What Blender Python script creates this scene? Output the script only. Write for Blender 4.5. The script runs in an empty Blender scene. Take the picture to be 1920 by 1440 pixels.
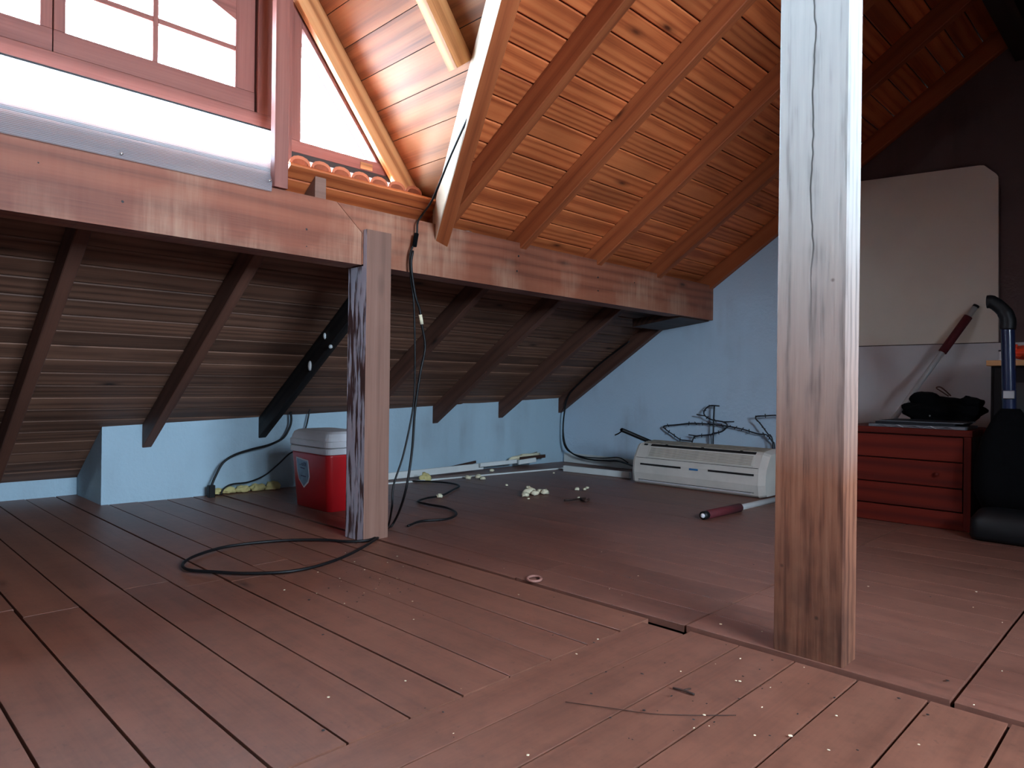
import bpy, bmesh, math, random
from mathutils import Matrix, Vector
random.seed(7)
S = bpy.context.scene
COL = S.collection
V = Vector

# ------------------------------------------------------------------ camera
H = 0.75
FPX = 1302.3
YAW, PIT, ROL = math.radians(44.575), math.radians(.046), math.radians(.702)
FW = V((math.cos(YAW)*math.cos(PIT), math.sin(YAW)*math.cos(PIT), math.sin(PIT)))
_r0 = V((math.sin(YAW), -math.cos(YAW), 0)); _u0 = _r0.cross(FW)
RT = math.cos(ROL)*_r0 + math.sin(ROL)*_u0
UP = -math.sin(ROL)*_r0 + math.cos(ROL)*_u0
EYE = V((0, 0, H))
cd = bpy.data.cameras.new('camera'); cam = bpy.data.objects.new('camera', cd); COL.objects.link(cam)
cd.sensor_width = 36; cd.lens = FPX/1920*36; cd.clip_start = .02
cam.matrix_world = Matrix(((RT.x, UP.x, -FW.x, 0), (RT.y, UP.y, -FW.y, 0), (RT.z, UP.z, -FW.z, H), (0, 0, 0, 1)))
S.camera = cam

# ------------------------------------------------------------------ light
S.view_settings.view_transform = 'Standard'; S.view_settings.look = 'None'
S.view_settings.gamma = 1; S.view_settings.use_curve_mapping = False
S.view_settings.exposure = 2.3
W = bpy.data.worlds.new('world'); S.world = W; W.use_nodes = True
bg = W.node_tree.nodes['Background']
bg.inputs[0].default_value = (.66, .84, 1.0, 1); bg.inputs[1].default_value = 17.0

def lamp(name, kind, loc, direction, **kw):
    d = bpy.data.lights.new(name, kind); o = bpy.data.objects.new(name, d); COL.objects.link(o)
    o.location = loc; o.rotation_euler = V(direction).to_track_quat('-Z', 'Y').to_euler()
    for k, v in kw.items(): setattr(d, k, v)
    return o
lamp('sun', 'SUN', (-6, 2, 8), (.62, .03, -.78), energy=9, angle=math.radians(1.0), color=(1, .90, .76))
def portal(name, loc, direction, sx, sy):
    o = lamp(name, 'AREA', loc, direction, shape='RECTANGLE', size=sx, size_y=sy)
    o.data.cycles.is_portal = True
portal('window_portal', (.75, 3.12, 2.2), (0, -1, 0), 3.0, 1.3)
portal('window_portal_opposite', (1.1, -2.5, 1.99), (0, 1, 0), 1.9, 1.2)

def ray(x, y): return FW + (x-960)/FPX*RT - (y-720)/FPX*UP
def fl(x, y, z=0.0):
    d = ray(x, y); return EYE + d*((z-H)/d.z)
def onY(x, y, Y):
    d = ray(x, y); return EYE + d*(Y/d.y)
def onX(x, y, X):
    d = ray(x, y); return EYE + d*(X/d.x)
def onP(x, y, n, c):
    d = ray(x, y); n = V(n); return EYE + d*((c-n.dot(EYE))/n.dot(d))

# ------------------------------------------------------------------ materials
def srgb(r, g, b):
    f = lambda c: (c/255/12.92 if c/255 <= .04045 else ((c/255+.055)/1.055)**2.4)
    return (f(r), f(g), f(b), 1)
class NT:
    def __init__(s, name):
        s.m = bpy.data.materials.new(name); s.m.use_nodes = True; s.t = s.m.node_tree
        s.b = s.t.nodes['Principled BSDF']; s.out = s.t.nodes['Material Output']
    def n(s, typ, **kw):
        nd = s.t.nodes.new('ShaderNode'+typ)
        for k, v in kw.items():
            if isinstance(k, str) and hasattr(nd, k): setattr(nd, k, v)
            else: nd.inputs[k.replace('_', ' ')].default_value = v
        return nd
    def l(s, a, b): s.t.links.new(a, b)
    def ramp(s, fac, stops, interp='LINEAR'):
        r = s.t.nodes.new('ShaderNodeValToRGB'); r.color_ramp.interpolation = interp
        e = r.color_ramp.elements
        while len(e) > 1: e.remove(e[-1])
        e[0].position, e[0].color = stops[0]
        for p, c in stops[1:]:
            q = e.new(p); q.color = c
        if fac is not None: s.l(fac, r.inputs[0])
        return r.outputs[0]
    def math(s, op, a, b=None, clamp=False):
        m = s.t.nodes.new('ShaderNodeMath'); m.operation = op; m.use_clamp = clamp
        for i, v in enumerate((a, b)):
            if v is None: continue
            if isinstance(v, (int, float)): m.inputs[i].default_value = v
            else: s.l(v, m.inputs[i])
        return m.outputs[0]
    def mix(s, fac, a, b, mode='MIX'):
        m = s.t.nodes.new('ShaderNodeMix'); m.data_type = 'RGBA'; m.blend_type = mode
        for i, v in ((0, fac), (6, a), (7, b)):
            if isinstance(v, (int, float, tuple)): m.inputs[i].default_value = v
            else: s.l(v, m.inputs[i])
        return m.outputs[2]
    def bump(s, h, strength=.3, dist=.01):
        b = s.t.nodes.new('ShaderNodeBump'); b.inputs['Strength'].default_value = strength
        b.inputs['Distance'].default_value = dist; s.l(h, b.inputs['Height']); s.l(b.outputs[0], s.b.inputs['Normal'])

BW = lambda v: (v, v, v, 1)
def coords(t, scale):
    """object coordinates (local X runs along the piece) shifted per object, then scaled"""
    tc = t.n('TexCoord'); oi = t.n('ObjectInfo')
    off = t.n('CombineXYZ')
    t.l(t.math('MULTIPLY', oi.outputs['Random'], 37.0), off.inputs[0])
    t.l(t.math('SUBTRACT', t.math('MULTIPLY', t.math('FRACT', t.math('MULTIPLY', oi.outputs['Random'], 91.7)), .24), .12), off.inputs[1])
    t.l(t.math('ADD', t.math('MULTIPLY', t.math('FRACT', t.math('MULTIPLY', oi.outputs['Random'], 53.3)), .2), .03), off.inputs[2])
    ad = t.n('VectorMath', operation='ADD'); t.l(tc.outputs['Object'], ad.inputs[0]); t.l(off.outputs[0], ad.inputs[1])
    mp = t.n('Mapping'); mp.inputs['Scale'].default_value = scale; t.l(ad.outputs[0], mp.inputs[0])
    return tc, oi, ad, mp
def wood(name, dark, mid, light, ring=16, rough=.6, knots=.5, vary=.35, pale=None, dirt=.25, bump=.25, dist=2.2, rw=.5, spec=.35, mottle=0):
    t = NT(name)
    tc, oi, ad, mp = coords(t, (.22, 1, 1))
    wv = t.n('TexWave', wave_type='RINGS', rings_direction='X', wave_profile='SIN')
    for k, v in (('Scale', ring), ('Distortion', dist), ('Detail', 2), ('Detail Scale', 1.0), ('Detail Roughness', .5)): wv.inputs[k].default_value = v
    t.l(mp.outputs[0], wv.inputs[0])
    mp2 = t.n('Mapping'); mp2.inputs['Scale'].default_value = (3, 130, 130); t.l(ad.outputs[0], mp2.inputs[0])
    fn = t.n('TexNoise'); fn.inputs['Scale'].default_value = 1; fn.inputs['Detail'].default_value = 4; t.l(mp2.outputs[0], fn.inputs[0])
    g = t.math('ADD', t.math('MULTIPLY', wv.outputs[1], rw), t.math('MULTIPLY', fn.outputs[0], 1-rw), True)
    c = t.ramp(g, [(.15, dark), (.45, mid), (.85, light)])
    # knots
    if knots:
        mp3 = t.n('Mapping'); mp3.inputs['Scale'].default_value = (2.2, 7, 7); t.l(ad.outputs[0], mp3.inputs[0])
        vo = t.n('TexVoronoi'); vo.inputs['Scale'].default_value = 1; vo.inputs['Randomness'].default_value = 1; t.l(mp3.outputs[0], vo.inputs[0])
        sep = t.n('SeparateColor'); t.l(vo.outputs['Color'], sep.inputs[0])
        on = t.math('LESS_THAN', sep.outputs[0], knots)
        k = t.math('MULTIPLY', t.ramp(vo.outputs[0], [(.03, BW(1)), (.10, BW(.35)), (.2, BW(0))]), on)
        c = t.mix(k, c, tuple(x*.22 for x in dark[:3])+(1,))
    ns = t.n('TexNoise'); ns.inputs['Scale'].default_value = 1.7; ns.inputs['Detail'].default_value = 5; t.l(ad.outputs[0], ns.inputs[0])
    c = t.mix(t.ramp(ns.outputs[0], [(.4, BW(0)), (.75, BW(dirt))]), c, tuple(x*.3 for x in dark[:3])+(1,))
    if mottle:
        n1 = t.n('TexNoise'); n1.inputs['Scale'].default_value = 22; n1.inputs['Detail'].default_value = 8; n1.inputs['Roughness'].default_value = .7; t.l(ad.outputs[0], n1.inputs[0])
        c = t.mix(t.ramp(n1.outputs[0], [(.35, BW(mottle)), (.55, BW(0))]), c, tuple(x*.45 for x in dark[:3])+(1,))
        n2 = t.n('TexNoise'); n2.inputs['Scale'].default_value = 60; n2.inputs['Detail'].default_value = 2; t.l(ad.outputs[0], n2.inputs[0])
        c = t.mix(t.ramp(n2.outputs[0], [(.68, BW(0)), (.76, BW(mottle*1.5))]), c, tuple(x*.3 for x in dark[:3])+(1,))
        n3 = t.n('TexNoise'); n3.inputs['Scale'].default_value = 5; n3.inputs['Detail'].default_value = 6; t.l(ad.outputs[0], n3.inputs[0])
        c = t.mix(t.ramp(n3.outputs[0], [(.5, BW(0)), (.75, BW(mottle*.8))]), c, tuple(min(1, x*1.5) for x in light[:3])+(1,))
    if pale:
        mp4 = t.n('Mapping'); mp4.inputs['Scale'].default_value = (42, 1.5, 2.5); t.l(ad.outputs[0], mp4.inputs[0])
        pn = t.n('TexNoise'); pn.inputs['Scale'].default_value = 1; pn.inputs['Detail'].default_value = 6; pn.inputs['Roughness'].default_value = .65; t.l(mp4.outputs[0], pn.inputs[0])
        pn2 = t.n('TexNoise'); pn2.inputs['Scale'].default_value = 2.1; pn2.inputs['Detail'].default_value = 4; t.l(ad.outputs[0], pn2.inputs[0])
        f = t.math('MULTIPLY', t.ramp(pn.outputs[0], [(.3, BW(.25)), (.7, BW(1))]), t.ramp(pn2.outputs[0], [(.45, BW(.06)), (.7, BW(.8))]))
        c = t.mix(f, c, pale)
    hv = t.n('HueSaturation'); t.l(c, hv.inputs['Color'])
    t.l(t.math('ADD', t.math('MULTIPLY', oi.outputs['Random'], vary*2), 1-vary), hv.inputs['Value'])
    t.l(hv.outputs[0], t.b.inputs['Base Color']); t.b.inputs['Roughness'].default_value = rough
    t.b.inputs['Specular IOR Level'].default_value = spec
    t.bump(g, bump, .002)
    return t.m
def plain(name, col, rough=.5, metal=0, noise=.15, nscale=12, bump=0, spec=.5):
    t = NT(name); tc = t.n('TexCoord'); ns = t.n('TexNoise')
    ns.inputs['Scale'].default_value = nscale; ns.inputs['Detail'].default_value = 5; t.l(tc.outputs['Object'], ns.inputs[0])
    c = t.mix(t.ramp(ns.outputs[0], [(.35, BW(0)), (.7, BW(1))]), tuple(x*(1-noise) for x in col[:3])+(1,), col)
    t.l(c, t.b.inputs['Base Color']); t.b.inputs['Roughness'].default_value = rough; t.b.inputs['Metallic'].default_value = metal
    t.b.inputs['Specular IOR Level'].default_value = spec
    if bump: t.bump(ns.outputs[0], bump, .01)
    return t.m
def plaster(name, col, stain):
    t = NT(name); tc = t.n('TexCoord')
    a = t.n('TexNoise'); a.inputs['Scale'].default_value = 2.2; a.inputs['Detail'].default_value = 6; t.l(tc.outputs['Object'], a.inputs[0])
    mp = t.n('Mapping'); mp.inputs['Scale'].default_value = (5, 5, .8); t.l(tc.outputs['Object'], mp.inputs[0])
    b = t.n('TexNoise'); b.inputs['Scale'].default_value = 1.4; b.inputs['Detail'].default_value = 5; t.l(mp.outputs[0], b.inputs[0])
    f = t.math('MULTIPLY', t.ramp(a.outputs[0], [(.45, BW(0)), (.75, BW(.8))]), t.ramp(b.outputs[0], [(.4, BW(0)), (.7, BW(1))]))
    c = t.mix(f, col, stain)
    h = t.n('TexNoise'); h.inputs['Scale'].default_value = 45; h.inputs['Detail'].default_value = 6; t.l(tc.outputs['Object'], h.inputs[0])
    t.l(c, t.b.inputs['Base Color']); t.b.inputs['Roughness'].default_value = .85; t.b.inputs['Specular IOR Level'].default_value = .2
    t.bump(t.math('ADD', h.outputs[0], a.outputs[0]), .35, .012)
    return t.m

M = {}
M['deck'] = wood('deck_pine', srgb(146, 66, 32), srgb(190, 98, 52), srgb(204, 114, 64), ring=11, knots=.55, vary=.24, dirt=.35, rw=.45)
M['deck_low'] = wood('grey_brown_pine', srgb(70, 46, 36), srgb(104, 72, 56), srgb(122, 86, 68), ring=11, knots=.4, vary=.18, dirt=.4, rw=.4)  # darker and greyer than the deck boards above the beam
M['shade_wood'] = wood('shade_toned_pine', srgb(26, 18, 15), srgb(38, 26, 21), srgb(46, 32, 26), ring=10, knots=.3, vary=.15, dirt=.3, rw=.35)  # shade by the ridge put into the wood colour, also cuts bounce light
M['rafter_low'] = wood('grey_brown_rafter', srgb(66, 42, 34), srgb(90, 58, 46), srgb(102, 66, 52), ring=5, rw=.3, knots=.4, vary=.08, dirt=.3)  # darker, greyer tone for the rafter lengths below the beam
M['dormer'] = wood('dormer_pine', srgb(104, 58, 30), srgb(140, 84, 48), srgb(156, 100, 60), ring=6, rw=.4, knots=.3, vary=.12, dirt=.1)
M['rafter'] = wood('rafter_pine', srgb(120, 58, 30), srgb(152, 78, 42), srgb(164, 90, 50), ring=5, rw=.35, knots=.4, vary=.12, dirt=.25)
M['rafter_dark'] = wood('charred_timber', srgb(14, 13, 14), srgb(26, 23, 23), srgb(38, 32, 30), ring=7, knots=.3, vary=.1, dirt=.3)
M['dormer_rafter'] = wood('dormer_timber', srgb(150, 92, 52), srgb(196, 134, 84), srgb(214, 158, 106), ring=6, knots=.6, vary=.06, dirt=.1)
M['beam'] = wood('planed_beam', srgb(102, 50, 32), srgb(126, 66, 44), srgb(136, 76, 52), ring=6, knots=.35, vary=.05, pale=srgb(186, 148, 122), dirt=.2)
M['frame'] = wood('window_timber', srgb(108, 62, 54), srgb(130, 78, 68), srgb(142, 90, 78), ring=5, rw=.25, knots=.25, vary=.08, dirt=.15)
M['floor'] = wood('floor_board', srgb(100, 62, 48), srgb(113, 71, 55), srgb(121, 78, 61), ring=6, rough=.46, spec=.7, mottle=.3, knots=.12, vary=.05, dirt=.22, bump=.1, rw=.25)
M['floor_far'] = wood('floor_board_worn', srgb(100, 62, 50), srgb(114, 72, 58), srgb(122, 79, 64), ring=6, rough=.46, spec=.7, mottle=.3, knots=.12, vary=.05, dirt=.25, bump=.08, rw=.22)
M['wall'] = plaster('blue_white_plaster', srgb(158, 180, 192), srgb(132, 142, 150))
M['gable'] = plaster('grey_blue_plaster', srgb(188, 208, 224), srgb(154, 162, 174))
M['bare'] = plaster('bare_brown_render', srgb(92, 76, 74), srgb(50, 42, 42))
M['pale'] = plain('window_lit_timber', srgb(226, 206, 178), .8, noise=.2, nscale=5)  # bright window light put into the colour, for one valley rafter face
M['backing'] = plain('roof_underlay', srgb(30, 24, 22), .9)
M['subfloor'] = plain('dark_void_floor', srgb(22, 17, 15), .9)
M['tile'] = plain('terracotta_tile', srgb(202, 116, 80), .8, noise=.3, nscale=6, bump=.3)
M['black'] = plain('black_rubber', srgb(13, 13, 15), .5, noise=.3, spec=.3)
M['blackcloth'] = plain('black_cloth', srgb(7, 7, 9), .95, noise=.4, nscale=30, bump=.4, spec=.1)
M['red'] = plain('red_plastic', srgb(186, 20, 28), .38, noise=.12, nscale=4)
M['lid'] = plain('white_plastic', srgb(206, 204, 206), .45, noise=.12, nscale=5)
M['pvc'] = plain('white_pvc', srgb(216, 218, 214), .5, noise=.12, nscale=6)
M['ac'] = plain('aged_ivory_plastic', srgb(206, 200, 190), .45, noise=.14, nscale=7)
M['acdirty'] = plain('dusty_ivory_plastic', srgb(172, 160, 140), .7, noise=.4, nscale=22)
M['dark'] = plain('dark_slot', srgb(22, 20, 20), .6)
M['blue'] = plain('blue_badge', srgb(48, 110, 160), .4)
M['foam'] = plain('yellow_spray_foam', srgb(216, 200, 136), .85, noise=.2, nscale=25, bump=.6)
M['crumb'] = plain('cream_foam_crumb', srgb(226, 216, 184), .9, noise=.15, nscale=40, bump=.4)
M['chrome'] = plain('steel_bits', srgb(190, 190, 188), .35, metal=1, noise=.05)
M['shaft'] = plain('pale_enamel_tube', srgb(178, 178, 176), .35, noise=.08)
M['ring'] = plain('faded_ring', srgb(150, 104, 92), .7)
M['grip'] = plain('maroon_foam_grip', srgb(88, 18, 26), .8, noise=.2, nscale=40)
M['iron'] = plain('rusted_wire', srgb(28, 30, 40), .6, noise=.3)
M['chest'] = wood('red_stained_wood', srgb(72, 18, 11), srgb(88, 23, 13), srgb(98, 28, 16), ring=5, knots=0, vary=.06, dirt=.1, rough=.6, spec=.15)
M['chestside'] = wood('brown_stained_side', srgb(52, 26, 16), srgb(70, 36, 22), srgb(84, 44, 28), ring=5, knots=0, vary=.05, dirt=.2, rough=.5)
M['cabinet'] = plain('dark_brown_lacquer', srgb(20, 14, 14), .6, noise=.3, spec=.15)
M['tabletop'] = wood('pine_top', srgb(130, 86, 50), srgb(172, 120, 76), srgb(190, 140, 92), ring=6, knots=.2, vary=.05)
M['orange'] = plain('orange_plastic', srgb(226, 66, 34), .45, noise=.1)
M['navy'] = plain('dark_blue_tube', srgb(26, 34, 62), .25, noise=.1)
M['paper'] = plain('grey_paper', srgb(104, 104, 108), .8, noise=.4, spec=.15)
M['print'] = plain('dark_printed_cover', srgb(34, 34, 38), .6, noise=.5, nscale=14, spec=.15)
M['panel'] = plain('beige_hardboard', srgb(214, 206, 190), .7, noise=.06, nscale=3)
M['panel_white'] = plain('white_hardboard', srgb(198, 196, 196), .7, noise=.08, nscale=3)
M['stick'] = wood('brown_batten', srgb(40, 24, 18), srgb(56, 34, 26), srgb(70, 44, 34), ring=8, knots=0)
M['white'] = plain('white_ceramic', srgb(226, 228, 226), .3)
M['stickerblue'] = plain('blue_grey_sticker', srgb(120, 150, 176), .4, noise=.3, nscale=30)
M['ink'] = plain('navy_ink', srgb(24, 40, 84), .5)

def glass_mat(name, col, gloss, transl=0.0, rough=.02):
    t = NT(name); t.t.nodes.remove(t.b)
    tr = t.n('BsdfTransparent'); tr.inputs[0].default_value = col
    gl = t.n('BsdfGlossy'); gl.inputs['Roughness'].default_value = rough
    fr = t.n('LayerWeight'); fr.inputs[0].default_value = .25
    mx = t.n('MixShader'); t.l(t.math('MULTIPLY', fr.outputs[0], gloss), mx.inputs[0]); t.l(tr.outputs[0], mx.inputs[1]); t.l(gl.outputs[0], mx.inputs[2])
    o = mx.outputs[0]
    if transl:
        tl = t.n('BsdfTranslucent'); tl.inputs[0].default_value = (.9, .93, .95, 1)
        df = t.n('BsdfDiffuse'); df.inputs[0].default_value = (.75, .8, .84, 1)
        m1 = t.n('MixShader'); m1.inputs[0].default_value = .45; t.l(tl.outputs[0], m1.inputs[1]); t.l(df.outputs[0], m1.inputs[2])
        m2 = t.n('MixShader'); t.l(o, m2.inputs[1]); t.l(m1.outputs[0], m2.inputs[2])
        tc = t.n('TexCoord'); wv = t.n('TexWave', wave_type='BANDS', bands_direction='Y'); wv.inputs['Scale'].default_value = 42
        t.l(tc.outputs['Object'], wv.inputs[0])
        t.l(t.math('ADD', t.math('MULTIPLY', wv.outputs[1], .25), transl-.1), m2.inputs[0]); o = m2.outputs[0]
    t.l(o, t.out.inputs[0]); return t.m
M['glass'] = glass_mat('window_glass', (.97, .98, 1, 1), .5)
M['poly'] = glass_mat('twinwall_polycarbonate', (.86, .92, .97, 1), .6, .22, .15)

def post_mat():
    t = NT('weathered_post'); tc = t.n('TexCoord'); sp = t.n('SeparateXYZ'); t.l(tc.outputs['Object'], sp.inputs[0])
    mp = t.n('Mapping'); mp.inputs['Scale'].default_value = (4, 90, 90); t.l(tc.outputs['Object'], mp.inputs[0])
    fn = t.n('TexNoise'); fn.inputs['Scale'].default_value = 1; fn.inputs['Detail'].default_value = 6; t.l(mp.outputs[0], fn.inputs[0])
    mpw = t.n('Mapping'); mpw.inputs['Scale'].default_value = (.5, 1, 1); mpw.inputs['Location'].default_value = (0, .01, .09); t.l(tc.outputs['Object'], mpw.inputs[0])
    wv = t.n('TexWave', wave_type='RINGS', rings_direction='X')
    for k, v in (('Scale', 14), ('Distortion', 3), ('Detail', 2), ('Detail Scale', 1.0)): wv.inputs[k].default_value = v
    t.l(mpw.outputs[0], wv.inputs[0])
    ln = t.n('TexNoise'); ln.inputs['Scale'].default_value = 2.4; ln.inputs['Detail'].default_value = 4; t.l(tc.outputs['Object'], ln.inputs[0])
    g = t.math('ADD', t.math('MULTIPLY', fn.outputs[0], .78), t.math('MULTIPLY', wv.outputs[1], .22))
    brown = t.ramp(g, [(.25, srgb(80, 46, 33)), (.5, srgb(118, 74, 54)), (.8, srgb(132, 88, 66))])
    white = t.ramp(g, [(.2, srgb(128, 126, 122)), (.45, srgb(168, 168, 164)), (.8, srgb(178, 178, 173))])
    # whitewash survives on the upper length, bare wood below (local X is height)
    f = t.ramp(t.math('MULTIPLY', .5, t.math('ADD', sp.outputs[0], t.math('MULTIPLY', t.math('SUBTRACT', ln.outputs[0], .5), .25))), [(.25, BW(0)), (.45, BW(.4)), (.65, BW(.8)), (.9, BW(1))])
    c = t.mix(f, brown, white)
    st = t.n('TexNoise'); st.inputs['Scale'].default_value = 11; st.inputs['Detail'].default_value = 3; t.l(tc.outputs['Object'], st.inputs[0])
    low = t.ramp(sp.outputs[0], [(.08, BW(1)), (.45, BW(0))])
    c = t.mix(t.math('MULTIPLY', low, t.ramp(st.outputs[0], [(.4, BW(.2)), (.7, BW(.6))])), c, srgb(48, 32, 27))
    # long drying crack
    cn = t.n('TexNoise'); cn.inputs['Scale'].default_value = 5; cn.inputs['Detail'].default_value = 3
    cx = t.n('CombineXYZ'); t.l(sp.outputs[0], cx.inputs[0]); t.l(cx.outputs[0], cn.inputs[0])
    dy = t.math('ABSOLUTE', t.math('ADD', sp.outputs[1], t.math('MULTIPLY', t.math('SUBTRACT', cn.outputs[0], .5), .035)))
    cr = t.math('MULTIPLY', t.ramp(dy, [(.0008, BW(1)), (.0024, BW(0))]), t.ramp(t.math('MULTIPLY', sp.outputs[0], .5), [(.45, BW(0)), (.58, BW(1))]))
    c = t.mix(cr, c, srgb(30, 24, 22))
    kn = t.n('TexVoronoi'); kn.inputs['Scale'].default_value = 9; t.l(tc.outputs['Object'], kn.inputs[0])
    c = t.mix(t.ramp(kn.outputs[0], [(.03, BW(.8)), (.07, BW(0))]), c, srgb(52, 34, 28))
    t.l(c, t.b.inputs['Base Color']); t.b.inputs['Roughness'].default_value = .85; t.b.inputs['Specular IOR Level'].default_value = .2
    t.bump(t.math('SUBTRACT', g, t.math('MULTIPLY', cr, 3.0)), .5, .004)
    return t.m
M['postb'] = post_mat()
def peel_mat():
    t = NT('peeling_paint'); tc = t.n('TexCoord')
    mp = t.n('Mapping'); mp.inputs['Scale'].default_value = (5, 45, 45); t.l(tc.outputs['Object'], mp.inputs[0])
    a = t.n('TexNoise'); a.inputs['Scale'].default_value = 1; a.inputs['Detail'].default_value = 5; t.l(mp.outputs[0], a.inputs[0])
    b = t.n('TexNoise'); b.inputs['Scale'].default_value = 5; b.inputs['Detail'].default_value = 3; t.l(tc.outputs['Object'], b.inputs[0])
    f = t.ramp(t.math('ADD', t.math('MULTIPLY', a.outputs[0], .7), t.math('MULTIPLY', b.outputs[0], .4)), [(.5, BW(0)), (.57, BW(1))])
    c = t.mix(f, srgb(74, 44, 40), srgb(176, 172, 182))
    t.l(c, t.b.inputs['Base Color']); t.b.inputs['Roughness'].default_value = .8
    t.bump(f, .5, .003); return t.m
M['peel'] = peel_mat()
M['post'] = wood('brown_post', srgb(104, 74, 62), srgb(122, 88, 74), srgb(132, 98, 84), ring=5, rw=.2, knots=.4, vary=.02, dirt=.3)

# ------------------------------------------------------------------ helpers
def setp(o, label=None, cat=None, group=None, kind=None):
    if label: o['label'] = label
    if cat: o['category'] = cat
    if group: o['group'] = group
    if kind: o['kind'] = kind
    return o
def link(name, data, parent=None, mw=None, mat=None):
    o = bpy.data.objects.new(name, data); COL.objects.link(o)
    if mw is not None: o.matrix_basis = mw
    if parent is not None:
        o.parent = parent; o.matrix_parent_inverse = parent.matrix_basis.inverted()
    if mat is not None and data is not None and not data.materials: data.materials.append(mat)
    return o
def empty(name, loc=(0, 0, 0)):
    return link(name, None, None, Matrix.Translation(V(loc)))
_cache = {}
def prism_mesh(L, w, h, c, mat):
    """bar along local X, chamfered long edges"""
    k = (round(L, 4), round(w, 4), round(h, 4), c, mat.name)
    if k in _cache: return _cache[k]
    a, b = w/2, h/2
    prof = [(-a+c, -b), (a-c, -b), (a, -b+c), (a, b-c), (a-c, b), (-a+c, b), (-a, b-c), (-a, -b+c)]
    vs = [(-L/2, y, z) for y, z in prof] + [(L/2, y, z) for y, z in prof]
    fs = [tuple(range(7, -1, -1)), tuple(range(8, 16))] + [(i, (i+1) % 8, 8+(i+1) % 8, 8+i) for i in range(8)]
    me = bpy.data.meshes.new('bar'); me.from_pydata(vs, [], fs); me.materials.append(mat); _cache[k] = me
    return me
def bar(name, p0, p1, w, h, mat, parent=None, up=(0, 0, 1), c=.003):
    p0, p1 = V(p0), V(p1); x = (p1-p0); L = x.length; x.normalize()
    z = V(up); z = (z - x*z.dot(x)).normalized(); y = z.cross(x)
    m = (p0+p1)/2
    mw = Matrix(((x.x, y.x, z.x, m.x), (x.y, y.y, z.y, m.y), (x.z, y.z, z.z, m.z), (0, 0, 0, 1)))
    return link(name, prism_mesh(L, w, h, c, mat), parent, mw)
def abox(name, lo, hi, mat, parent=None, c=.002, axis=None):
    """axis aligned box, grain along its longest side"""
    lo, hi = V(lo), V(hi); d = hi-lo; m = (lo+hi)/2
    ax = axis if axis is not None else max(range(3), key=lambda i: d[i])
    e = [V((1, 0, 0)), V((0, 1, 0)), V((0, 0, 1))][ax]
    up = (0, 0, 1) if ax != 2 else (0, 1, 0)
    if ax == 0: w, h = d.y, d.z
    elif ax == 1: w, h = d.x, d.z
    else: w, h = d.x, d.y
    c = min(c, w*.3, h*.3)
    return bar(name, m-e*d[ax]/2, m+e*d[ax]/2, w, h, mat, parent, up, c)
def mesh(name, vs, fs, mat, parent=None, smooth=False, origin=None):
    o = V(origin) if origin is not None else sum((V(v) for v in vs), V())/len(vs)
    me = bpy.data.meshes.new(name); me.from_pydata([tuple(V(v)-o) for v in vs], [], fs)
    bm = bmesh.new(); bm.from_mesh(me); bmesh.ops.recalc_face_normals(bm, faces=bm.faces); bm.to_mesh(me); bm.free()
    if smooth: me.polygons.foreach_set('use_smooth', [True]*len(me.polygons))
    return link(name, me, parent, Matrix.Translation(o), mat)
def extrude(name, pts, axis, a, b, mat, parent=None, smooth=False):
    """closed polygon in the other two axes, extruded from a to b along axis"""
    def P(p, t):
        q = list(p); q.insert(axis, t); return tuple(q)
    n = len(pts)
    vs = [P(p, a) for p in pts] + [P(p, b) for p in pts]
    fs = [tuple(range(n)), tuple(range(2*n-1, n-1, -1))] + [(i, (i+1) % n, n+(i+1) % n, n+i) for i in range(n)]
    return mesh(name, vs, fs, mat, parent, smooth)
def slab(name, quad, off, mat, parent=None):
    """polygon given a thickness vector"""
    n = len(quad); vs = [V(q) for q in quad] + [V(q)+V(off) for q in quad]
    fs = [tuple(range(n)), tuple(range(2*n-1, n-1, -1))] + [(i, (i+1) % n, n+(i+1) % n, n+i) for i in range(n)]
    return mesh(name, vs, fs, mat, parent)
def spline(pts, per=8):
    pts = [V(p) for p in pts]
    if len(pts) < 3: return pts
    P = [2*pts[0]-pts[1]] + pts + [2*pts[-1]-pts[-2]]; out = []
    for i in range(1, len(P)-2):
        a, b, c, d = P[i-1:i+3]
        for k in range(per):
            t = k/per
            out.append(.5*((2*b)+(c-a)*t+(2*a-5*b+4*c-d)*t*t+(3*b-a-3*c+d)*t**3))
    out.append(pts[-1]); return out
def tube(name, pts, r, mat, parent=None, seg=8, per=8, smooth=True, radii=None):
    path = spline(pts, per) if per else [V(p) for p in pts]
    n = len(path); vs = []; fs = []
    nrm = None
    for i, p in enumerate(path):
        t = (path[min(i+1, n-1)]-path[max(i-1, 0)]).normalized()
        if nrm is None: nrm = t.orthogonal().normalized()
        nrm = (nrm - t*nrm.dot(t)).normalized(); b = t.cross(nrm)
        rr = r if radii is None else radii[min(len(radii)-1, int(i/(n-1)*(len(radii)-1)+.5))]
        for k in range(seg):
            a = 2*math.pi*k/seg; vs.append(p + nrm*math.cos(a)*rr + b*math.sin(a)*rr)
    for i in range(n-1):
        for k in range(seg): fs.append((i*seg+k, i*seg+(k+1) % seg, (i+1)*seg+(k+1) % seg, (i+1)*seg+k))
    fs += [tuple(range(seg-1, -1, -1)), tuple(range((n-1)*seg, n*seg))]
    return mesh(name, vs, fs, mat, parent, smooth)
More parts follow.
